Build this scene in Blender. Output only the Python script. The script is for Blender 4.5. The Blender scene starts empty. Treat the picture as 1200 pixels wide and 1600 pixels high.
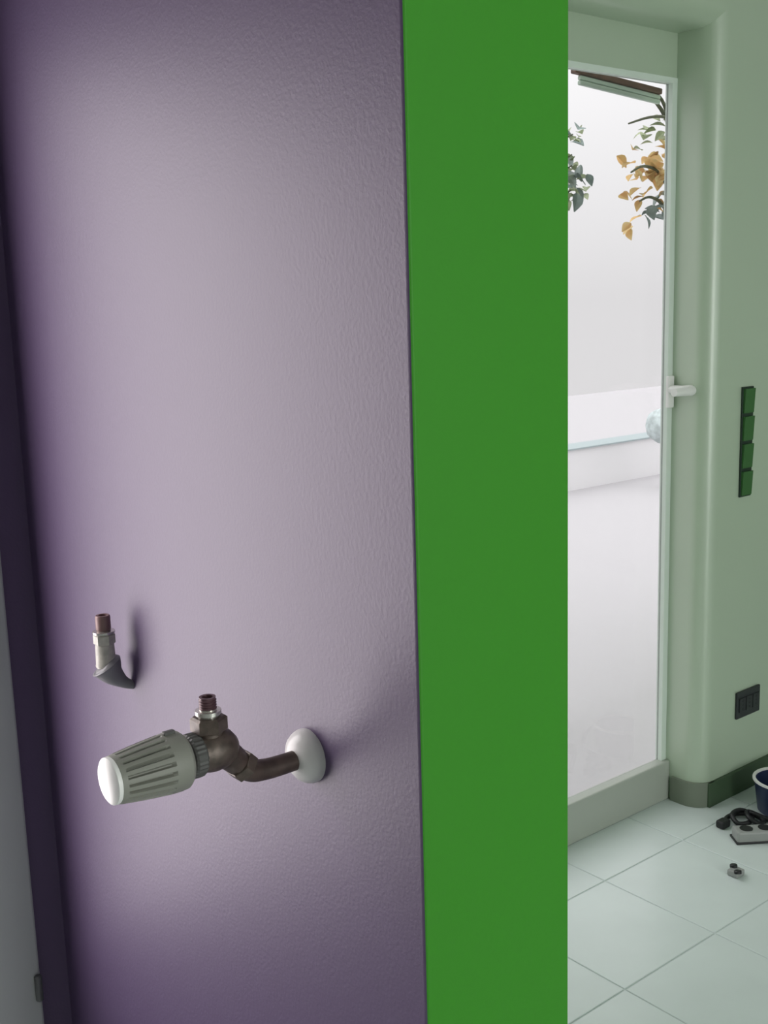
import bpy, bmesh, math, random
from math import radians, sin, cos, pi
from mathutils import Vector, Matrix

random.seed(7)
scene = bpy.context.scene
col = scene.collection

# ------------------------------------------------------------------ camera
F_PX, CAM_H = 1760.0, 1.5
az, pitch, roll = radians(51), radians(-10.5), radians(-1.7)
fw = Vector((cos(az) * cos(pitch), sin(az) * cos(pitch), sin(pitch)))
rt = Vector((sin(az), -cos(az), 0))
up = rt.cross(fw)
R_ = rt * cos(roll) + up * sin(roll)
U_ = up * cos(roll) - rt * sin(roll)
cam_data = bpy.data.cameras.new('camera')
cam = bpy.data.objects.new('camera', cam_data)
col.objects.link(cam)
m = Matrix((R_, U_, -fw)).transposed().to_4x4()
m.translation = Vector((0, 0, CAM_H))
cam.matrix_world = m
cam_data.sensor_fit = 'VERTICAL'
cam_data.sensor_height = 36.0
cam_data.lens = F_PX / 1600.0 * 36.0
cam_data.clip_start = 0.02
scene.camera = cam

# ------------------------------------------------------------------ colour management and world
scene.view_settings.view_transform = 'Standard'
scene.view_settings.look = 'None'
scene.view_settings.exposure = 0.0
scene.view_settings.gamma = 1.0
scene.view_settings.use_curve_mapping = False

world = bpy.data.worlds.new('overcast_sky')
scene.world = world
world.use_nodes = True
wn, wl = world.node_tree.nodes, world.node_tree.links
wn.clear()
w_out = wn.new('ShaderNodeOutputWorld')
w_bg = wn.new('ShaderNodeBackground')
w_tc = wn.new('ShaderNodeTexCoord')
w_sep = wn.new('ShaderNodeSeparateXYZ')
w_ramp = wn.new('ShaderNodeValToRGB')
w_ramp.color_ramp.elements[0].position = 0.0
w_ramp.color_ramp.elements[0].color = (0.94, 0.92, 0.94, 1)
w_ramp.color_ramp.elements[1].position = 1.0
w_ramp.color_ramp.elements[1].color = (2.75, 2.75, 2.78, 1)
wl.new(w_tc.outputs['Generated'], w_sep.inputs[0])
wl.new(w_sep.outputs['Z'], w_ramp.inputs[0])
wl.new(w_ramp.outputs[0], w_bg.inputs['Color'])
w_bg.inputs['Strength'].default_value = 1.3
wl.new(w_bg.outputs[0], w_out.inputs[0])


def area(name, loc, direction, sx, sy, power, color, portal=False, spread=180):
    ld = bpy.data.lights.new(name, 'AREA')
    ld.shape = 'RECTANGLE'
    ld.size, ld.size_y = sx, sy
    ld.energy = power
    ld.color = color
    ld.spread = radians(spread)
    if portal:
        ld.cycles.is_portal = True
    o = bpy.data.objects.new(name, ld)
    col.objects.link(o)
    o.location = loc
    o.rotation_euler = Vector(direction).to_track_quat('-Z', 'Y').to_euler()
    return o


# daylight in the panes of the balcony door left of the frame, two lamps added on the solid wall behind
# the camera, and a portal for the sky in the glazed door on the right
area('daylight_lamp', (0.13, 1.655, 1.17), (0, -1, 0), 0.66, 1.36, 15, (1.0, 0.93, 0.93))
area('daylight_lamp', (1.15, -2.93, 1.35), (0, 1, 0), 0.66, 2.1, 52, (0.97, 1.0, 0.97))  # added lamp for the highlight on the rounded corner, no window opening
area('daylight_lamp', (3.0, -2.93, 1.5), (0, 1, 0), 1.6, 1.4, 14, (0.95, 1.0, 0.98))  # added fill lamp for the right room, no window opening
area('door_portal', (2.17, 2.04, 1.09), (0, -1, 0), 1.0, 1.98, 1, (1, 1, 1), portal=True)


# ------------------------------------------------------------------ helpers
def mat(name, base, rough=0.6, metal=0.0, spec=0.5, var=0.0, var_scale=6.0, var_col=None,
        bump=0.0, bump_scale=200.0, bump_dist=0.001, coat=0.0, detail=3.0):
    mt = bpy.data.materials.new(name)
    mt.use_nodes = True
    nt = mt.node_tree
    b = nt.nodes['Principled BSDF']
    b.inputs['Base Color'].default_value = (*base, 1)
    b.inputs['Roughness'].default_value = rough
    b.inputs['Metallic'].default_value = metal
    b.inputs['Specular IOR Level'].default_value = spec
    b.inputs['Coat Weight'].default_value = coat
    b.inputs['Coat Roughness'].default_value = 0.33
    tc = nt.nodes.new('ShaderNodeTexCoord')
    if var > 0:
        n = nt.nodes.new('ShaderNodeTexNoise')
        n.inputs['Scale'].default_value = var_scale
        n.inputs['Detail'].default_value = 4
        mx = nt.nodes.new('ShaderNodeMix')
        mx.data_type = 'RGBA'
        vc = var_col or tuple(c * (1 - var) for c in base)
        mx.inputs['A'].default_value = (*base, 1)
        mx.inputs['B'].default_value = (*vc, 1)
        rp = nt.nodes.new('ShaderNodeValToRGB')
        rp.color_ramp.elements[0].position = 0.35
        rp.color_ramp.elements[1].position = 0.68
        nt.links.new(tc.outputs['Object'], n.inputs['Vector'])
        nt.links.new(n.outputs['Fac'], rp.inputs[0])
        nt.links.new(rp.outputs[0], mx.inputs['Factor'])
        nt.links.new(mx.outputs['Result'], b.inputs['Base Color'])
    if bump > 0:
        n2 = nt.nodes.new('ShaderNodeTexNoise')
        n2.inputs['Scale'].default_value = bump_scale
        n2.inputs['Detail'].default_value = detail
        bp = nt.nodes.new('ShaderNodeBump')
        bp.inputs['Strength'].default_value = bump
        bp.inputs['Distance'].default_value = bump_dist
        nt.links.new(tc.outputs['Object'], n2.inputs['Vector'])
        nt.links.new(n2.outputs['Fac'], bp.inputs['Height'])
        nt.links.new(bp.outputs[0], b.inputs['Normal'])
    return mt


def link(name, bm, mt, parent=None, smooth=False, auto=None, recalc=True):
    if recalc:
        bmesh.ops.recalc_face_normals(bm, faces=bm.faces)
    me = bpy.data.meshes.new(name)
    bm.to_mesh(me)
    bm.free()
    for mm in (mt if isinstance(mt, (list, tuple)) else [mt]):
        me.materials.append(mm)
    if smooth:
        for p in me.polygons:
            p.use_smooth = True
        if auto is not None:
            try:
                me.set_sharp_from_angle(angle=radians(auto))
            except Exception:
                pass
    o = bpy.data.objects.new(name, me)
    col.objects.link(o)
    if parent is not None:
        o.parent = parent
        o.matrix_parent_inverse = Matrix.Identity(4)
        o.location = -Vector(parent_world(parent))
    return o


def parent_world(o):
    v = Vector((0, 0, 0))
    while o is not None:
        v += o.location
        o = o.parent
    return v


def tag(o, label=None, cat=None, group=None, kind=None):
    if label:
        o['label'] = label
    if cat:
        o['category'] = cat
    if group:
        o['group'] = group
    if kind:
        o['kind'] = kind
    return o


def empty(name, loc, label=None, cat=None, group=None, kind=None):
    o = bpy.data.objects.new(name, None)
    col.objects.link(o)
    o.location = loc
    o.empty_display_size = 0.05
    return tag(o, label, cat, group, kind)


def box(bm, a, b, mi=0, bev=0.0):
    x0, y0, z0 = a
    x1, y1, z1 = b
    tb = bmesh.new()
    r = bmesh.ops.create_cube(tb, size=1)
    bmesh.ops.scale(tb, vec=(abs(x1 - x0), abs(y1 - y0), abs(z1 - z0)), verts=tb.verts)
    bmesh.ops.translate(tb, vec=((x0 + x1) / 2, (y0 + y1) / 2, (z0 + z1) / 2), verts=tb.verts)
    if bev > 0:
        bmesh.ops.bevel(tb, geom=list(tb.edges), offset=bev, segments=2, profile=0.5, affect='EDGES')
    merge(bm, tb, mi)
    return bm


def merge(bm, tb, mi=0):
    vm = {}
    for v in tb.verts:
        vm[v] = bm.verts.new(v.co)
    for f in tb.faces:
        try:
            nf = bm.faces.new([vm[v] for v in f.verts])
            nf.material_index = mi
        except ValueError:
            pass
    tb.free()


def frame_axes(axis):
    a = Vector(axis).normalized()
    t = Vector((0, 0, 1)) if abs(a.z) < 0.9 else Vector((1, 0, 0))
    u = a.cross(t).normalized()
    v = a.cross(u).normalized()
    return a, u, v


def lathe(bm, origin, axis, prof, n=32, close=True, mod=None):
    """prof: list of (distance along axis, radius); mod(i, angle) scales the radius"""
    a, u, v = frame_axes(axis)
    o = Vector(origin)
    rings = []
    for i, (d, r) in enumerate(prof):
        ring = []
        for k in range(n):
            t = 2 * pi * k / n
            rr = r * (mod(i, k) if mod else 1)
            ring.append(bm.verts.new(o + a * d + (u * cos(t) + v * sin(t)) * rr))
        rings.append(ring)
    for i in range(len(rings) - 1):
        for k in range(n):
            bm.faces.new([rings[i][k], rings[i][(k + 1) % n], rings[i + 1][(k + 1) % n], rings[i + 1][k]])
    if close:
        bm.faces.new(rings[0][::-1])
        bm.faces.new(rings[-1])
    return bm


def tube(bm, pts, rad, n=12, sub=8, close=True):
    """a smooth tube through the points (Catmull-Rom); rad is a number or a list"""
    P = [Vector(p) for p in pts]
    rr = rad if isinstance(rad, (list, tuple)) else [rad] * len(P)
    C, Rr = [], []
    for i in range(len(P) - 1):
        p0, p1, p2, p3 = P[max(i - 1, 0)], P[i], P[i + 1], P[min(i + 2, len(P) - 1)]
        for s in range(sub):
            t = s / sub
            C.append(0.5 * ((2 * p1) + (p2 - p0) * t + (2 * p0 - 5 * p1 + 4 * p2 - p3) * t * t
                            + (3 * p1 - p0 - 3 * p2 + p3) * t ** 3))
            Rr.append(rr[i] * (1 - t) + rr[i + 1] * t)
    C.append(P[-1])
    Rr.append(rr[-1])
    rings = []
    u = None
    for i, c in enumerate(C):
        d = (C[min(i + 1, len(C) - 1)] - C[max(i - 1, 0)]).normalized()
        if u is None:
            _, u, _ = frame_axes(d)
        u = (u - d * u.dot(d)).normalized()
        v = d.cross(u)
        rings.append([bm.verts.new(c + (u * cos(2 * pi * k / n) + v * sin(2 * pi * k / n)) * Rr[i]) for k in range(n)])
    for i in range(len(rings) - 1):
        for k in range(n):
            bm.faces.new([rings[i][k], rings[i][(k + 1) % n], rings[i + 1][(k + 1) % n], rings[i + 1][k]])
    if close:
        bm.faces.new(rings[0][::-1])
        bm.faces.new(rings[-1])
    return bm


def prism(bm, outline, z0, z1, mi=0):
    lo = [bm.verts.new((x, y, z0)) for x, y in outline]
    hi = [bm.verts.new((x, y, z1)) for x, y in outline]
    n = len(outline)
    fs = [bm.faces.new(lo[::-1]), bm.faces.new(hi)]
    for k in range(n):
        fs.append(bm.faces.new([lo[k], lo[(k + 1) % n], hi[(k + 1) % n], hi[k]]))
    for f in fs:
        f.material_index = mi
    return bm


# ------------------------------------------------------------------ materials
M_purple = mat('purple_wall_paint', (0.073, 0.042, 0.110), rough=0.52, spec=0.9, bump=0.24, bump_scale=230, bump_dist=0.0012)
M_green = mat('green_wall_paint', (0.036, 0.255, 0.010), rough=0.55, spec=0.3, bump=0.15, bump_scale=180)
M_pale = mat('pale_green_wall_paint', (0.45, 0.545, 0.415), rough=0.36, spec=1.0, coat=0.7, bump=0.12, bump_scale=160)
M_white_wall = mat('white_wall_paint', (0.50, 0.50, 0.49), rough=0.8)
M_ceiling = mat('ceiling_paint', (0.75, 0.76, 0.74), rough=0.9)
M_tile = mat('pale_floor_tile', (0.70, 0.77, 0.755), rough=0.30, spec=0.5, var=0.06, var_scale=5, bump=0.04, bump_scale=60)
M_grout = mat('floor_grout', (0.60, 0.66, 0.65), rough=0.9)
M_skirt = mat('dark_green_skirting', (0.05, 0.09, 0.045), rough=0.5)
M_frame = mat('white_window_frame', (0.70, 0.78, 0.71), rough=0.4)
M_greyframe = mat('grey_door_frame', (0.37, 0.385, 0.385), rough=0.45)
M_sill = mat('grey_threshold', (0.40, 0.43, 0.38), rough=0.5)
M_whiteplastic = mat('white_plastic', (0.85, 0.84, 0.82), rough=0.35)
M_head = mat('thermostat_grey_plastic', (0.235, 0.24, 0.205), rough=0.5)
M_headdark = mat('thermostat_collar', (0.08, 0.08, 0.075), rough=0.5)
M_cap = mat('thermostat_cap_white', (0.85, 0.85, 0.82), rough=0.35)
M_brass = mat('aged_brown_brass', (0.125, 0.095, 0.078), rough=0.42, metal=0.35, var=0.5, var_scale=90, bump=0.2, bump_scale=300)
M_pipe = mat('brown_copper_pipe', (0.095, 0.066, 0.055), rough=0.45, metal=0.3, var=0.45, var_scale=60)
M_chrome = mat('pale_nickel', (0.62, 0.60, 0.56), rough=0.25, metal=0.8)
M_cream = mat('cream_fitting', (0.50, 0.48, 0.43), rough=0.4, var=0.25, var_scale=120)
M_greyfit = mat('grey_fitting', (0.21, 0.205, 0.22), rough=0.45)
M_rosette = mat('white_rosette', (0.62, 0.61, 0.60), rough=0.3)
M_switch = mat('dark_green_switch', (0.035, 0.13, 0.03), rough=0.35)
M_switchgap = mat('black_switch_frame', (0.012, 0.03, 0.018), rough=0.5)
M_socket = mat('charcoal_socket', (0.022, 0.024, 0.028), rough=0.4)
M_black = mat('black_rubber', (0.012, 0.012, 0.014), rough=0.45)
M_darkgrey = mat('dark_grey_plastic', (0.08, 0.085, 0.085), rough=0.45)
M_midgrey = mat('mid_grey_plastic', (0.33, 0.34, 0.33), rough=0.45)
M_navy = mat('navy_plastic', (0.02, 0.03, 0.075), rough=0.35)
M_shutter = mat('pale_shutter_slat', (0.55, 0.66, 0.56), rough=0.5)
M_brown = mat('brown_wood_bar', (0.16, 0.075, 0.05), rough=0.5, var=0.4, var_scale=40)
M_bark = mat('grey_bark', (0.17, 0.17, 0.12), rough=0.85, var=0.4, var_scale=40)
M_leaf_o = mat('orange_leaf', (0.80, 0.56, 0.28), rough=0.6, var=0.35, var_scale=30, var_col=(0.85, 0.76, 0.45))
M_leaf_g = mat('grey_green_leaf', (0.66, 0.72, 0.52), rough=0.6, var=0.3, var_scale=30)
M_leaf_b = mat('blue_grey_leaf', (0.52, 0.60, 0.58), rough=0.6, var=0.3, var_scale=30)
M_terrace = mat('pale_terrace_stone', (0.49, 0.475, 0.49), rough=0.9)
M_parapet = mat('white_parapet', (0.80, 0.785, 0.80), rough=0.9)
M_coping = mat('pale_teal_coping', (0.36, 0.42, 0.43), rough=0.8)

M_glass = bpy.data.materials.new('grey_tinted_glass')
M_glass.use_nodes = True
_n, _l = M_glass.node_tree.nodes, M_glass.node_tree.links
_n.clear()
_o = _n.new('ShaderNodeOutputMaterial')
_t = _n.new('ShaderNodeBsdfTransparent')
_t.inputs[0].default_value = (0.79, 0.79, 0.79, 1)  # grey tint added to dim the outdoor light through the panes
_g = _n.new('ShaderNodeBsdfGlossy')
_g.inputs['Roughness'].default_value = 0.03
_w = _n.new('ShaderNodeLayerWeight')
_w.inputs[0].default_value = 0.5
_p = _n.new('ShaderNodeMath')
_p.operation = 'POWER'
_p.inputs[1].default_value = 4.0
_l.new(_w.outputs['Facing'], _p.inputs[0])
_f = _n.new('ShaderNodeMath')
_f.operation = 'MULTIPLY_ADD'
_f.inputs[1].default_value = 0.5
_f.inputs[2].default_value = 0.03
_l.new(_p.outputs[0], _f.inputs[0])
_m = _n.new('ShaderNodeMixShader')
_l.new(_f.outputs[0], _m.inputs[0])
_l.new(_t.outputs[0], _m.inputs[1])
_l.new(_g.outputs[0], _m.inputs[2])
_l.new(_m.outputs[0], _o.inputs[0])

# ------------------------------------------------------------------ room shell
XL, XR, YB, ZC = -2.5, 5.0, -3.0, 2.75
YW = 1.845            # inner face of the outer wall, right room
YBAY = 1.64           # inner face of the outer wall, left of the partition
PX0, PX1, PY0 = 0.635, 0.838, 0.741   # partition block
RX = 2.662            # right reveal of the door recess
RL = 1.55             # left reveal of the door recess (hidden)
ZS = 2.19             # soffit of the recess

# floor: grout bed with single tiles
bm = bmesh.new()
box(bm, (XL - .3, YB - .3, -0.20), (XR + .3, 2.15, -0.0022))
floor = tag(link('floor', bm, M_grout), 'pale tiled floor of the room seen lower right', 'floor', kind='structure')
P = 0.335
tile_mesh = {}
for i in range(-10, 9):
    for j in range(-12, 3):
        x0, y0 = 2.135 + i * P, 1.43 + j * P
        x1, y1 = x0 + P, y0 + P
        ymax = YBAY if x1 < PX0 + 0.1 else 1.985
        if y0 > ymax - 0.02 or x1 > XR:
            continue
        y1 = min(y1, ymax)
        h = round(y1 - y0, 3)
        if h not in tile_mesh:
            tb = bmesh.new()
            g = 0.0022
            lo = [(g, g), (P - g, g), (P - g, h - g), (g, h - g)]
            b = 0.0015
            hi = [(g + b, g + b), (P - g - b, g + b), (P - g - b, h - g - b), (g + b, h - g - b)]
            v0 = [tb.verts.new((x, y, -0.0022)) for x, y in lo]
            v1 = [tb.verts.new((x, y, -0.0008)) for x, y in lo]
            v2 = [tb.verts.new((x, y, 0.0)) for x, y in hi]
            tb.faces.new(v2)
            for a_, b_ in ((v0, v1), (v1, v2)):
                for k in range(4):
                    tb.faces.new([a_[k], a_[(k + 1) % 4], b_[(k + 1) % 4], b_[k]])
            bmesh.ops.recalc_face_normals(tb, faces=tb.faces)
            me = bpy.data.meshes.new('tile')
            tb.to_mesh(me)
            tb.free()
            me.materials.append(M_tile)
            tile_mesh[h] = me
        t = bpy.data.objects.new('tile', tile_mesh[h])
        t.location = (x0, y0, random.uniform(-0.0004, 0.0))
        t.parent = floor
        col.objects.link(t)

bm = bmesh.new()
box(bm, (XL - .3, YB - .3, ZC), (XR + .3, 2.15, ZC + .15))
tag(link('ceiling', bm, M_ceiling), 'white painted ceiling above the rooms', 'ceiling', kind='structure')

# partition: lavender long face, green end face, one block with painted faces
bm = bmesh.new()
N = 5
rr = 0.004
out = []
out += [(PX0, 1.94)]
for k in range(N):
    t = pi + (pi / 2) * k / (N - 1)
    out.append((PX0 + rr + rr * cos(t), PY0 + rr + rr * sin(t)))
for k in range(N):
    t = 1.5 * pi + (pi / 2) * k / (N - 1)
    out.append((PX1 - rr + rr * cos(t), PY0 + rr + rr * sin(t)))
out += [(PX1, 1.94)]
prism(bm, out, 0.0, ZC)
bm.normal_update()
bmesh.ops.recalc_face_normals(bm, faces=bm.faces)
for f in bm.faces:
    f.material_index = 0 if (f.normal.x < -0.75) else 1
link_part = link('wall_partition', bm, [M_purple, M_green])
tag(link_part, 'lavender partition wall whose narrow end face is painted bright green', 'wall', kind='structure')

# outer wall of the bay (left of the partition): purple strip beside the balcony door
D1X0, D1X1 = -0.31, 0.585
bm = bmesh.new()
box(bm, (D1X1, YBAY, 0), (PX0, 1.94, ZC))
box(bm, (XL, YBAY, 0), (D1X0, 1.94, ZC))
box(bm, (D1X0, YBAY, 2.22), (D1X1, 1.94, ZC))
tag(link('wall_bay', bm, M_purple), 'dark purple strip of outer wall at the left corner', 'wall', kind='structure')

# outer wall of the right room, recess with rounded plaster edge
bm = bmesh.new()
r = 0.058
arc = [(RX + r - r * cos(t), YW + r - r * sin(t)) for t in [pi / 2 * k / 8 for k in range(9)]]
# right of the recess
out = [(RX, 1.995)] + arc + [(XR, YW), (XR, 1.995)]
prism(bm, out, 0, ZC)
# left of the recess (behind the partition)
arc2 = [(RL - r + r * cos(t), YW + r - r * sin(t)) for t in [pi / 2 * k / 8 for k in range(9)]]
out = [(PX1, YW)] + arc2[::-1] + [(RL, 1.995), (PX1, 1.995)]
prism(bm, out, 0, ZC)
# lintel with a rounded lower edge
yz = [(1.995, 2.075), (1.972, 2.075), (1.972, ZS)] + [(YW + r - r * sin(t), ZS + r - r * cos(t)) for t in [pi / 2 * k / 8 for k in range(9)]] + [(YW, ZC), (1.995, ZC)]
lo = [bm.verts.new((RL - r, y, z)) for y, z in yz]
hi = [bm.verts.new((RX + r, y, z)) for y, z in yz]
bm.faces.new(lo)
bm.faces.new(hi[::-1])
for k in range(len(yz)):
    bm.faces.new([lo[k], hi[k], hi[(k + 1) % len(yz)], lo[(k + 1) % len(yz)]])
w = link('wall_front', bm, M_pale, smooth=True, auto=30)
tag(w, 'pale grey green outer wall with the door recess and rounded edge', 'wall', kind='structure')

for nm, a, b, lab in (('wall_right', (XR, YB - .15, 0), (XR + .15, 2.15, ZC), 'pale green wall at the far right, out of view'),
                      ('wall_left', (XL - .15, YB - .15, 0), (XL, 1.94, ZC), 'white wall at the left, out of view'),
                      ('wall_back', (XL, YB - .15, 0), (XR, YB, ZC), 'white wall behind the viewer')):
    bm = bmesh.new()
    box(bm, a, b)
    tag(link(nm, bm, M_pale if nm == 'wall_right' else M_white_wall), lab, 'wall', kind='structure')

# frames added round the two lamps on the solid wall behind the viewer
for nm, cx, w_, z0, z1 in (('lamp_frame_1', 1.15, 0.66, 0.30, 2.40), ('lamp_frame_2', 3.0, 1.6, 0.80, 2.20)):
    bm = bmesh.new()
    t_ = 0.06
    box(bm, (cx - w_ / 2 - t_, -3.0, z0 - t_), (cx - w_ / 2, -2.91, z1 + t_), bev=0.004)
    box(bm, (cx + w_ / 2, -3.0, z0 - t_), (cx + w_ / 2 + t_, -2.91, z1 + t_), bev=0.004)
    box(bm, (cx - w_ / 2, -3.0, z0 - t_), (cx + w_ / 2, -2.91, z0), bev=0.004)
    box(bm, (cx - w_ / 2, -3.0, z1), (cx + w_ / 2, -2.91, z1 + t_), bev=0.004)
    tag(link(nm, bm, M_frame), 'added white frame round an unseen lamp on the wall behind the viewer, ' + ('tall narrow' if nm == 'lamp_frame_1' else 'wide'), 'window', kind='structure')

# skirting
BH = 0.075
bm = bmesh.new()
box(bm, (RX + 0.03, YW - 0.012, 0), (XR, YW, BH), bev=0.002)
tag(link('baseboard_right', bm, M_skirt), 'dark green skirting along the pale green wall', 'skirting', kind='structure')
bm = bmesh.new()
arcb = [(RX - 0.010 + (r + .010) - (r + .010) * cos(t), YW - 0.010 + (r + .010) - (r + .010) * sin(t)) for t in [pi / 2 * k / 8 for k in range(9)]]
arcf = [(RX + r - r * cos(t), YW + r - r * sin(t)) for t in [pi / 2 * k / 8 for k in range(9)]]
out = [(RX - 0.010, 1.945)] + arcb + arcf[::-1] + [(RX, 1.945)]
prism(bm, out, 0, BH)
tag(link('baseboard_recess', bm, mat('grey_green_skirting', (0.19, 0.22, 0.17), rough=0.5), smooth=True, auto=30),
    'grey skirting turning round the rounded corner of the recess', 'skirting', kind='structure')

# ------------------------------------------------------------------ glazed door on the right
DY0, DY1 = 1.955, 1.992
dr = empty('door_1', (RL, DY0, 0), 'glazed balcony door blown out by daylight beside the green strip', 'door', kind='structure')
bm = bmesh.new()
fw_ = 0.022
box(bm, (RL, DY0, 0.0), (RX, DY1, 0.122), bev=0.004)
link('threshold', bm, M_sill, dr)
bm = bmesh.new()
box(bm, (RX - fw_, 1.970, 0.122), (RX, DY1, 2.075))
box(bm, (RL, 1.970, 0.122), (RL + fw_, DY1, 2.075))
box(bm, (RL + fw_, 1.970, 2.060), (RX - fw_, DY1, 2.075))
link('door_frame', bm, M_frame, dr)
bm = bmesh.new()
box(bm, (RL + fw_, 1.983, 0.122), (RX - fw_, 1.988, 2.060))
link('pane', bm, M_glass, dr)
# white handle on the right stile
bm = bmesh.new()
box(bm, (RX - 0.031, 1.958, 1.185), (RX - 0.006, 1.970, 1.275), bev=0.003)
hd = link('handle', bm, M_whiteplastic, dr)
bm = bmesh.new()
tube(bm, [(RX - 0.019, 1.962, 1.236), (RX - 0.019, 1.925, 1.236), (RX - 0.021, 1.895, 1.237), (RX - 0.045, 1.880, 1.238), (RX - 0.115, 1.879, 1.238)],
     [0.013, 0.013, 0.0150, 0.0140, 0.011], n=14)
link('lever', bm, M_whiteplastic, hd, smooth=True, auto=40)

# crooked roller shutter just below the frame head, outside the pane
sh = empty('roller_shutter', (2.2, 2.06, 2.06), 'pale shutter slats under a brown bar hanging crooked at the door top', 'shutter')
tilt = Matrix.Rotation(radians(3.6), 3, 'Y')
for k in range(2):
    bm = bmesh.new()
    z1 = 2.066 - k * 0.0125
    box(bm, (2.355, 2.045, z1 - 0.0115), (2.690, 2.057, z1), bev=0.003)
    bmesh.ops.rotate(bm, verts=bm.verts, cent=(2.36, 2.05, 2.06), matrix=tilt)
    link('slat', bm, M_shutter, sh)
bm = bmesh.new()
box(bm, (2.33, 2.040, 2.067), (2.690, 2.060, 2.083), bev=0.003)
bmesh.ops.rotate(bm, verts=bm.verts, cent=(2.36, 2.05, 2.06), matrix=tilt)
link('top_bar', bm, M_brown, sh)

# ------------------------------------------------------------------ balcony door left of the frame
w1 = empty('door_2', (D1X0, YBAY, 0), 'grey framed balcony door at the left edge', 'door', kind='structure')
bm = bmesh.new()
jw = 0.095
box(bm, (D1X1 - jw, 1.625, 0.0), (D1X1, 1.70, 2.22), bev=0.004)
box(bm, (D1X0, 1.625, 0.0), (D1X0 + jw, 1.70, 2.22), bev=0.004)
box(bm, (D1X0 + jw, 1.63, 1.90), (D1X1 - jw, 1.70, 2.22))
link('door_frame', bm, M_greyframe, w1)
bm = bmesh.new()
box(bm, (D1X0 + jw, 1.635, 0.0), (D1X1 - jw, 1.695, 0.50))
link('door_panel', bm, M_greyframe, w1)
bm = bmesh.new()
box(bm, (D1X0 + jw, 1.672, 0.50), (D1X1 - jw, 1.678, 1.90))
link('pane', bm, M_glass, w1)
bm = bmesh.new()
lathe(bm, (D1X1 - 0.006, 1.621, 0.425), (0, 0, 1), [(0, 0.004), (0.002, 0.006), (0.042, 0.006), (0.044, 0.004)], n=12)
link('hinge', bm, M_darkgrey, w1, smooth=True, auto=40)

# ------------------------------------------------------------------ thermostatic radiator valve
VY, VZ = 0.920, 1.0755
VB = 0.518            # valve body centre, X
val = empty('radiator_valve', (PX0, VY, 1.037),
            'radiator valve with ribbed grey thermostat head on a brown pipe out of the lavender wall', 'radiator valve')
# rosette: domed cover on the wall
bm = bmesh.new()
lathe(bm, (PX0, VY, 1.037), (-1, 0, 0), [(0, 0.0285), (0.004, 0.0290), (0.009, 0.0275), (0.014, 0.0245), (0.018, 0.0195), (0.0205, 0.013)], n=40)
link('rosette', bm, M_rosette, val, smooth=True, auto=60)
# pipe
bm = bmesh.new()
tube(bm, [(PX0 - 0.002, VY, 1.037), (0.605, VY, 1.0365), (0.580, VY, 1.0375), (0.562, VY, 1.042), (0.548, VY, 1.054), (0.536, VY, 1.066), (0.520, VY, 1.0735)],
     [0.0105, 0.0105, 0.0108, 0.0118, 0.0130, 0.0150, 0.0165], n=20)
link('pipe', bm, M_pipe, val, smooth=True)
bm = bmesh.new()
lathe(bm, (0.553, VY, 1.0495), (-0.68, 0, 0.73), [(-0.006, 0.0150), (-0.005, 0.0162), (0.005, 0.0162), (0.006, 0.0150)], n=6)
link('pipe_nut', bm, M_brass, val)
# body
bm = bmesh.new()
lathe(bm, (0.545, VY, VZ), (-1, 0, 0), [(0.0, 0.010), (0.006, 0.017), (0.015, 0.0205), (0.026, 0.0215), (0.034, 0.0205), (0.040, 0.0185), (0.052, 0.0185)], n=28)
link('valve_body', bm, M_brass, val, smooth=True, auto=50)
bm = bmesh.new()
lathe(bm, (VB, VY, VZ + 0.010), (0, 0, 1), [(0, 0.0135), (0.012, 0.0135)], n=20)
link('outlet', bm, M_brass, val, smooth=True, auto=50)
# knurled collar between body and head
bm = bmesh.new()
lathe(bm, (0.505, VY, VZ), (-1, 0, 0), [(0, 0.0205), (0.002, 0.0220), (0.011, 0.0220), (0.013, 0.0205)], n=60, mod=lambda i, k: 1.0 if k % 2 else 0.965)
link('collar', bm, M_headdark, val)
# union nut and tail pointing up
bm = bmesh.new()
lathe(bm, (VB, VY, 1.0955), (0, 0, 1), [(0, 0.0165), (0.0015, 0.0182), (0.0135, 0.0182), (0.0155, 0.0155)], n=6)
link('union_nut', bm, M_brass, val)
bm = bmesh.new()
lathe(bm, (VB, VY, 1.111), (0, 0, 1), [(0, 0.0105), (0.0022, 0.0105), (0.0024, 0.0128), (0.0062, 0.0128), (0.0066, 0.0085), (0.0078, 0.0085)], n=24)
link('flange', bm, M_chrome, val, smooth=True, auto=40)
bm = bmesh.new()
pr = [(0, 0.0085)]
for k in range(5):
    pr += [(0.001 + k * 0.0026, 0.0088), (0.0022 + k * 0.0026, 0.0078)]
pr = pr[:9] + [(0.0120, 0.0082), (0.0120, 0.0055), (0.009, 0.0052)]
lathe(bm, (VB, VY, 1.1185), (0, 0, 1), pr, n=20)
link('tail_piece', bm, mat('wine_brown_tail', (0.10, 0.05, 0.06), rough=0.4, metal=0.3), val, smooth=True, auto=40)

# thermostat head: tapered, ribbed, split into ring and end cap
NS = 120
prof = [(0.0, 0.0205), (0.0015, 0.0255), (0.005, 0.0285), (0.012, 0.0292), (0.020, 0.0290), (0.0225, 0.0288),
        (0.026, 0.0285), (0.040, 0.0272), (0.050, 0.0261), (0.060, 0.0248), (0.068, 0.0237), (0.0695, 0.0234), (0.0745, 0.0226)]
depth = [0, 0, 0, 0, 0, .0, .12, .15, .15, .15, .14, .0, .0]


def ribs(i, k):
    q = k % 6
    return 1.0 - depth[i] * (1.0 if q in (0, 1) else 0.0)


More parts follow.
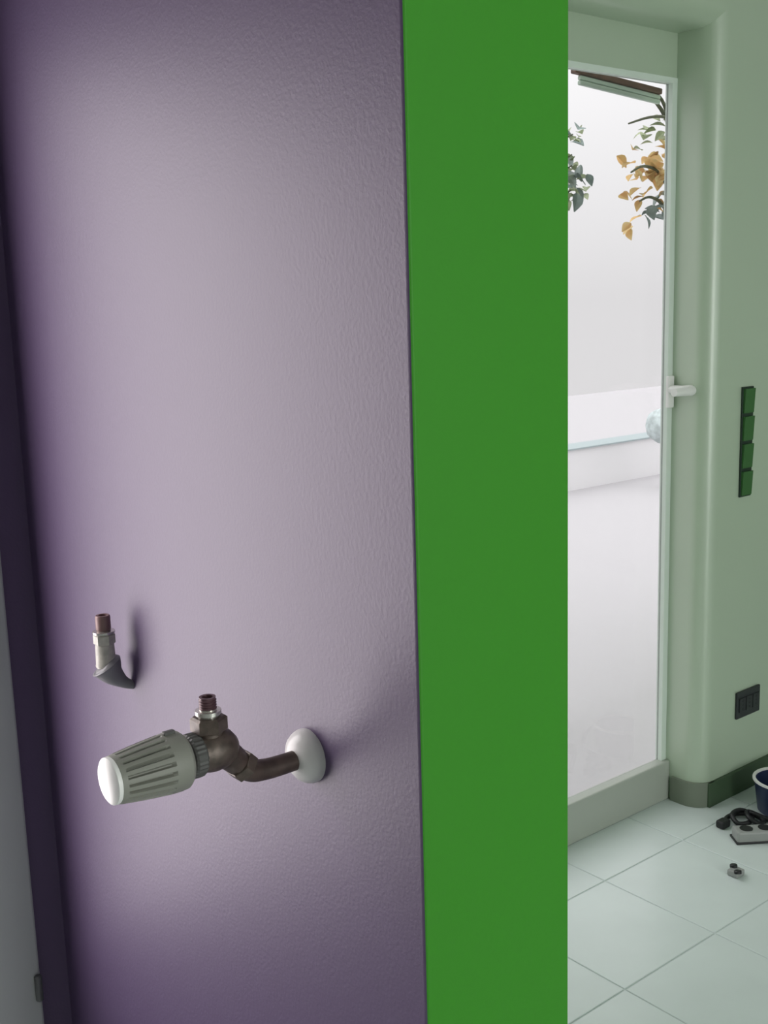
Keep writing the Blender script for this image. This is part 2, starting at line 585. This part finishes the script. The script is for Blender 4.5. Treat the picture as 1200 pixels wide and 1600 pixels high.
bm = bmesh.new()
lathe(bm, (0.489, VY, VZ), (-1, 0, 0), prof, n=NS, mod=ribs)
hd = link('thermostat_head', bm, M_head, val, smooth=True, auto=25)
bm = bmesh.new()
lathe(bm, (0.4145, VY, VZ), (-1, 0, 0), [(0, 0.0222), (0.002, 0.0225), (0.004, 0.0222), (0.0052, 0.0205), (0.0055, 0.0)], n=40, close=False)
link('end_cap', bm, M_cap, hd, smooth=True, auto=40)
bm = bmesh.new()
box(bm, (0.480, VY - 0.003, VZ + 0.0280), (0.468, VY + 0.003, VZ + 0.0320), bev=0.001)
link('pointer', bm, M_headdark, hd)

# ------------------------------------------------------------------ second small fitting upper left
FX, FY = 0.604, 1.333
fit = empty('pipe_fitting', (PX0, FY, 1.04), 'small cream and grey pipe stub on the lavender wall, upper left of the thermostat valve', 'pipe fitting')
bm = bmesh.new()
# slanted cone shaped elbow running back into the wall
tube(bm, [(FX - 0.001, FY + 0.003, 1.046), (FX + 0.001, FY + 0.002, 1.043), (0.6115, 1.332, 1.031), (0.623, 1.328, 1.019), (0.6365, 1.323, 1.011)], [0.0150, 0.0215, 0.0150, 0.0085, 0.0045], n=24)
link('elbow', bm, M_greyfit, fit, smooth=True, auto=50)
bm = bmesh.new()
lathe(bm, (FX, FY, 1.043), (0, 0, 1), [(0, 0.0130), (0.0015, 0.0135), (0.003, 0.0135), (0.004, 0.0130), (0.030, 0.0122), (0.032, 0.0110)], n=28)
link('body', bm, M_cream, fit, smooth=True, auto=40)
bm = bmesh.new()
lathe(bm, (FX, FY, 1.074), (0, 0, 1), [(0, 0.0130), (0.001, 0.0142), (0.012, 0.0142), (0.0135, 0.0125)], n=6)
link('union_nut', bm, M_cream, fit)
bm = bmesh.new()
lathe(bm, (FX, FY, 1.0870), (0, 0, 1), [(0, 0.0095), (0.0015, 0.0145), (0.0045, 0.0145), (0.0055, 0.0095)], n=24)
link('flange', bm, M_chrome, fit, smooth=True, auto=40)
bm = bmesh.new()
lathe(bm, (FX, FY, 1.0925), (0, 0, 1), [(0, 0.0088), (0.002, 0.0098), (0.018, 0.0098), (0.020, 0.0088), (0.020, 0.0055), (0.014, 0.005)], n=20)
link('tail_piece', bm, mat('rust_tail', (0.20, 0.12, 0.115), rough=0.45, metal=0.2), fit, smooth=True, auto=40)

# ------------------------------------------------------------------ four-gang switch column and socket on the right wall
SX0, SX1, SZ0, SZ1 = 2.812, 2.868, 0.918, 1.236
sw = empty('light_switch', (2.84, YW, 0.918), 'tall column of four dark green switches on the pale wall', 'light switch')
bm = bmesh.new()
box(bm, (SX0, YW - 0.006, SZ0), (SX1, YW, SZ1), bev=0.002)
link('switch_plate', bm, M_switchgap, sw)
hh = (SZ1 - SZ0) / 4
for k in range(4):
    bm = bmesh.new()
    z0 = SZ0 + hh * k + 0.005
    z1 = SZ0 + hh * (k + 1) - 0.005
    a = [(YW - 0.005, z0), (YW - 0.010, z0), (YW - 0.014, z1), (YW - 0.005, z1)]
    lo = [bm.verts.new((SX0 + 0.004, y, z)) for y, z in a]
    hi = [bm.verts.new((SX1 - 0.004, y, z)) for y, z in a]
    bm.faces.new(lo)
    bm.faces.new(hi[::-1])
    for q in range(4):
        bm.faces.new([lo[q], hi[q], hi[(q + 1) % 4], lo[(q + 1) % 4]])
    link('rocker', bm, M_switch, sw)

OX0, OX1, OZ0, OZ1 = 2.826, 2.948, 0.238, 0.322
so = empty('wall_socket', (2.887, YW, OZ0), 'charcoal wall socket low on the pale green wall', 'socket')
bm = bmesh.new()
box(bm, (OX0, YW - 0.008, OZ0), (OX1, YW, OZ1), bev=0.003)
link('socket_plate', bm, M_socket, so)
for k in range(3):
    bm = bmesh.new()
    cx = OX0 + 0.026 + k * 0.035
    box(bm, (cx - 0.0155, YW - 0.011, 0.258), (cx + 0.0155, YW - 0.007, 0.302), bev=0.0015)
    mo = link('socket_module', bm, M_socket, so)
    bm = bmesh.new()
    for q in (-1, 0, 1):
        lathe(bm, (cx, YW - 0.0105, 0.280 + q * 0.012), (0, -1, 0), [(0, 0.0028), (0.001, 0.0028)], n=8)
    link('pin_hole', bm, M_black, mo)

# ------------------------------------------------------------------ things on the floor, far right
BX, BY = 2.835, 1.680
bk = empty('basket', (BX, BY, 0), 'dark blue plastic bowl basket with white rim near the wall at the right edge', 'basket')
bm = bmesh.new()
lathe(bm, (BX, BY, 0), (0, 0, 1), [(0, 0.068), (0.004, 0.072), (0.098, 0.084), (0.098, 0.080), (0.008, 0.069), (0.008, 0.0)], n=36, close=False)
link('bowl', bm, M_navy, bk, smooth=True, auto=35)
bm = bmesh.new()
lathe(bm, (BX, BY, 0.095), (0, 0, 1), [(0, 0.0845), (0, 0.088), (0.005, 0.088), (0.005, 0.0795), (0, 0.0795), (0, 0.0845)], n=36, close=False)
link('rim', bm, M_whiteplastic, bk, smooth=True, auto=35)

cb = empty('power_strip', (2.64, 1.618, 0), 'grey power strip with black sockets lying on the tiles near the wall', 'power strip')
ca, sa = cos(radians(-22)), sin(radians(-22))


def rotp(bm, cx, cy):
    bmesh.ops.rotate(bm, verts=bm.verts, cent=(cx, cy, 0), matrix=Matrix.Rotation(radians(-36), 3, 'Z'))


PXC, PYC = 2.640, 1.618
bm = bmesh.new()
box(bm, (PXC - 0.085, PYC - 0.025, 0.0), (PXC + 0.085, PYC + 0.025, 0.034), bev=0.006)
rotp(bm, PXC, PYC)
link('housing', bm, M_midgrey, cb)
for k in range(3):
    bm = bmesh.new()
    lathe(bm, (PXC - 0.052 + 0.052 * k, PYC, 0.033), (0, 0, 1), [(0, 0.018), (0.0022, 0.018), (0.0022, 0.015), (0.0016, 0.014)], n=20)
    rotp(bm, PXC, PYC)
    link('outlet', bm, M_black, cb)
bm = bmesh.new()
box(bm, (PXC - 0.088, PYC - 0.028, 0.0), (PXC + 0.088, PYC + 0.028, 0.006), bev=0.001)
rotp(bm, PXC, PYC)
link('base', bm, M_black, cb)

cd = bmesh.new()
pts = [(2.632, 1.738, .010), (2.66, 1.752, .009), (2.70, 1.750, .009), (2.722, 1.725, .010), (2.705, 1.698, .010), (2.672, 1.692, .010), (2.650, 1.710, .010),
       (2.665, 1.738, .022), (2.705, 1.738, .023), (2.728, 1.706, .012), (2.718, 1.668, .010), (2.690, 1.668, .010), (2.682, 1.695, .024), (2.712, 1.715, .024),
       (2.735, 1.655, .010), (2.760, 1.590, .010), (2.85, 1.52, .010), (3.00, 1.46, .010)]
tube(cd, pts, 0.007, n=10, sub=6)
cab = empty('cable', (2.68, 1.70, 0), 'black cable lying in loops on the tiles by the power strip', 'cable')
link('cord', cd, M_black, cab, smooth=True)
bm = bmesh.new()
box(bm, (2.600, 1.722, 0.0), (2.636, 1.750, 0.022), bev=0.005)
link('plug', bm, M_black, cab)

sk = empty('adapter_plug', (2.41, 1.555, 0), 'small grey plug with two black ends alone on the tiles', 'plug')
bm = bmesh.new()
box(bm, (2.392, 1.540, 0.0), (2.428, 1.572, 0.016), bev=0.004)
link('plug_body', bm, M_midgrey, sk, smooth=False)
for dx, dy in ((0.008, 0.012), (-0.012, -0.014)):
    bm = bmesh.new()
    lathe(bm, (2.41 + dx, 1.556 + dy, 0.014), (0.1, 0.2, 1), [(0, 0.010), (0.006, 0.010), (0.008, 0.008), (0.008, 0.004)], n=14)
    link('plug_end', bm, M_black, sk, smooth=True, auto=40)

# ------------------------------------------------------------------ outside: terrace, parapet, plants
bm = bmesh.new()
box(bm, (-8, 2.15, -0.25), (22, 12.0, -0.03))
tag(link('terrace', bm, M_terrace), 'pale sunlit terrace outside the glazed door', 'terrace', kind='structure')
pa = empty('parapet', (6.0, 6.0, -0.03), 'pale low parapet with a thin teal coping across the terrace', 'parapet', kind='structure')
bm = bmesh.new()
box(bm, (-6, 6.0, -0.03), (14, 6.2, 0.30))
link('parapet_wall', bm, M_parapet, pa)
bm = bmesh.new()
box(bm, (-6, 5.98, 0.30), (14, 6.22, 0.312))
link('coping', bm, M_coping, pa)


def leaf_mesh(name, mt, L=0.05, W=0.024):
    b = bmesh.new()
    n = 5
    le, ri, mi_ = [], [], []
    for k in range(n + 1):
        t = k / n
        ww = W * sin(pi * min(1, t * 0.94 + 0.03)) * (1 - 0.3 * t)
        z = -0.35 * L * t * t
        le.append(b.verts.new((L * t, ww, z + ww * 0.35)))
        mi_.append(b.verts.new((L * t, 0, z)))
        ri.append(b.verts.new((L * t, -ww, z + ww * 0.35)))
    for k in range(n):
        b.faces.new([mi_[k], mi_[k + 1], le[k + 1], le[k]])
        b.faces.new([ri[k], ri[k + 1], mi_[k + 1], mi_[k]])
    geo = bmesh.ops.solidify(b, geom=list(b.faces), thickness=0.0008)
    me = bpy.data.meshes.new(name)
    b.to_mesh(me)
    b.free()
    me.materials.append(mt)
    return me


for _ml in (M_leaf_o, M_leaf_g, M_leaf_b):
    nt = _ml.node_tree
    tl = nt.nodes.new('ShaderNodeBsdfTranslucent')
    b_ = nt.nodes['Principled BSDF']
    src = b_.inputs['Base Color'].links[0].from_socket
    nt.links.new(src, tl.inputs['Color'])
    ms = nt.nodes.new('ShaderNodeMixShader')
    ms.inputs[0].default_value = 0.8
    nt.links.new(b_.outputs[0], ms.inputs[1])
    nt.links.new(tl.outputs[0], ms.inputs[2])
    nt.links.new(ms.outputs[0], nt.nodes['Material Output'].inputs['Surface'])

L_O, L_G, L_B = leaf_mesh('leaf', M_leaf_o), leaf_mesh('leaf', M_leaf_g), leaf_mesh('leaf', M_leaf_b, 0.075, 0.03)


def put_leaf(par, me, p, s=1.0):
    o = bpy.data.objects.new('leaf', me)
    o.parent = par
    o.location = Vector(p) - par.location
    o.rotation_euler = (random.uniform(-.7, .7), random.uniform(-.6, .9), random.uniform(0, 2 * pi))
    o.scale = (s, s, s)
    col.objects.link(o)



def sh3(pts, dx, dz):
    return [(x + dx, y, z + dz if z > 1.0 else z) for x, y, z in pts]

# autumn branch hanging in from the right
br = empty('autumn_branch', (3.05, 2.55, -0.03), 'leaning thin shrub with orange autumn leaves outside the door, upper right', 'shrub')
bm = bmesh.new()
tube(bm, sh3([(3.45, 2.60, -0.04), (3.44, 2.58, 0.8), (3.26, 2.55, 1.5), (3.18, 2.52, 1.9), (3.05, 2.5, 2.02)], 0.20, 0.13), [0.022, 0.018, 0.014, 0.009, 0.005], n=8, sub=5)
link('stem', bm, M_bark, br, smooth=True)
twigs = [[(3.20, 2.53, 1.93), (3.12, 2.5, 1.965), (3.00, 2.48, 1.955), (2.88, 2.47, 1.925)],
         [(3.16, 2.52, 1.97), (3.08, 2.5, 2.03), (2.98, 2.5, 2.04), (2.93, 2.5, 2.02)],
         [(3.24, 2.55, 1.68), (3.12, 2.52, 1.78), (3.0, 2.5, 1.80), (2.92, 2.49, 1.775)],
         [(3.25, 2.55, 1.56), (3.14, 2.52, 1.67), (3.04, 2.5, 1.70), (2.98, 2.5, 1.685)]]
twigs = [sh3(tw, 0.20, 0.13) for tw in twigs]
for tw in twigs:
    bm = bmesh.new()
    tube(bm, tw, [0.008, 0.006, 0.005, 0.003], n=6, sub=5)
    link('twig', bm, M_bark, br, smooth=True)
for k in range(46):
    put_leaf(br, L_O, (random.gauss(3.285, 0.035), random.gauss(2.52, 0.05), random.gauss(1.93, 0.055)), random.uniform(.7, 1.2))
for p in ((2.93, 2.49, 1.77), (2.96, 2.5, 1.785), (2.88, 2.49, 1.71), (2.86, 2.49, 1.70), (2.91, 2.48, 1.61), (2.92, 2.48, 1.60), (2.905, 2.48, 1.59),
          (3.0, 2.5, 1.70), (2.99, 2.5, 1.69), (3.01, 2.5, 1.71)):
    put_leaf(br, L_O, (p[0] + 0.20, p[1], p[2] + 0.13), 0.8)
for k in range(16):
    put_leaf(br, L_G, (random.gauss(3.29, 0.03), random.gauss(2.52, 0.04), random.gauss(2.06, 0.03)), random.uniform(.7, 1.1))
for k in range(14):
    put_leaf(br, L_B, (random.gauss(3.32, 0.02), random.gauss(2.52, 0.03), random.gauss(1.78, 0.03)), random.uniform(.6, .9))

# shrub just behind the green strip
s2 = empty('grey_green_shrub', (2.82, 2.62, -0.03), 'grey green shrub outside the door peeping past the green strip', 'shrub')
bm = bmesh.new()
tube(bm, [(2.81, 2.62, -0.04), (2.82, 2.6, 0.7), (2.84, 2.6, 1.3), (2.86, 2.6, 1.9), (2.855, 2.6, 2.08)], [0.02, 0.017, 0.013, 0.009, 0.004], n=8, sub=5)
link('stem', bm, M_bark, s2, smooth=True)
for (cx, cz, sx, sz, nn) in ((2.945, 1.850, 0.024, 0.028, 34), (2.955, 2.03, 0.018, 0.018, 12), (2.95, 1.965, 0.012, 0.012, 6), (2.95, 1.93, 0.012, 0.01, 5)):
    bm = bmesh.new()
    tube(bm, [(2.852, 2.6, cz - 0.08), (2.89, 2.6, cz - 0.03), (cx, 2.6, cz)], [0.006, 0.004, 0.002], n=6, sub=4)
    link('twig', bm, M_bark, s2, smooth=True)
    for k in range(nn):
        put_leaf(s2, L_G if k % 3 else L_B, (random.gauss(cx, sx), random.gauss(2.6, 0.03), random.gauss(cz, sz)), random.uniform(.5, .9))

# clipped ball shrub on the terrace in front of the parapet, right
BXC, BYC, BZC = 7.39, 5.55, 0.475
s3 = empty('ball_shrub', (BXC, BYC, -0.03), 'pale blue grey ball shrub on a stem by the parapet', 'shrub')
bm = bmesh.new()
bmesh.ops.create_icosphere(bm, subdivisions=4, radius=0.14)
for v in bm.verts:
    q = v.co * 26
    v.co *= 1 + 0.035 * sin(q.x + 2 * sin(q.y)) * cos(q.z) + random.uniform(-.03, .03)
bmesh.ops.translate(bm, vec=(BXC, BYC, BZC), verts=bm.verts)
link('foliage', bm, mat('blue_grey_foliage', (0.62, 0.70, 0.70), rough=0.9, var=0.3, var_scale=25), s3, smooth=True)
bm = bmesh.new()
tube(bm, [(BXC, BYC, -0.04), (BXC + .01, BYC, 0.2), (BXC, BYC, 0.38)], [0.02, 0.017, 0.015], n=8)
link('stem', bm, M_bark, s3, smooth=True)
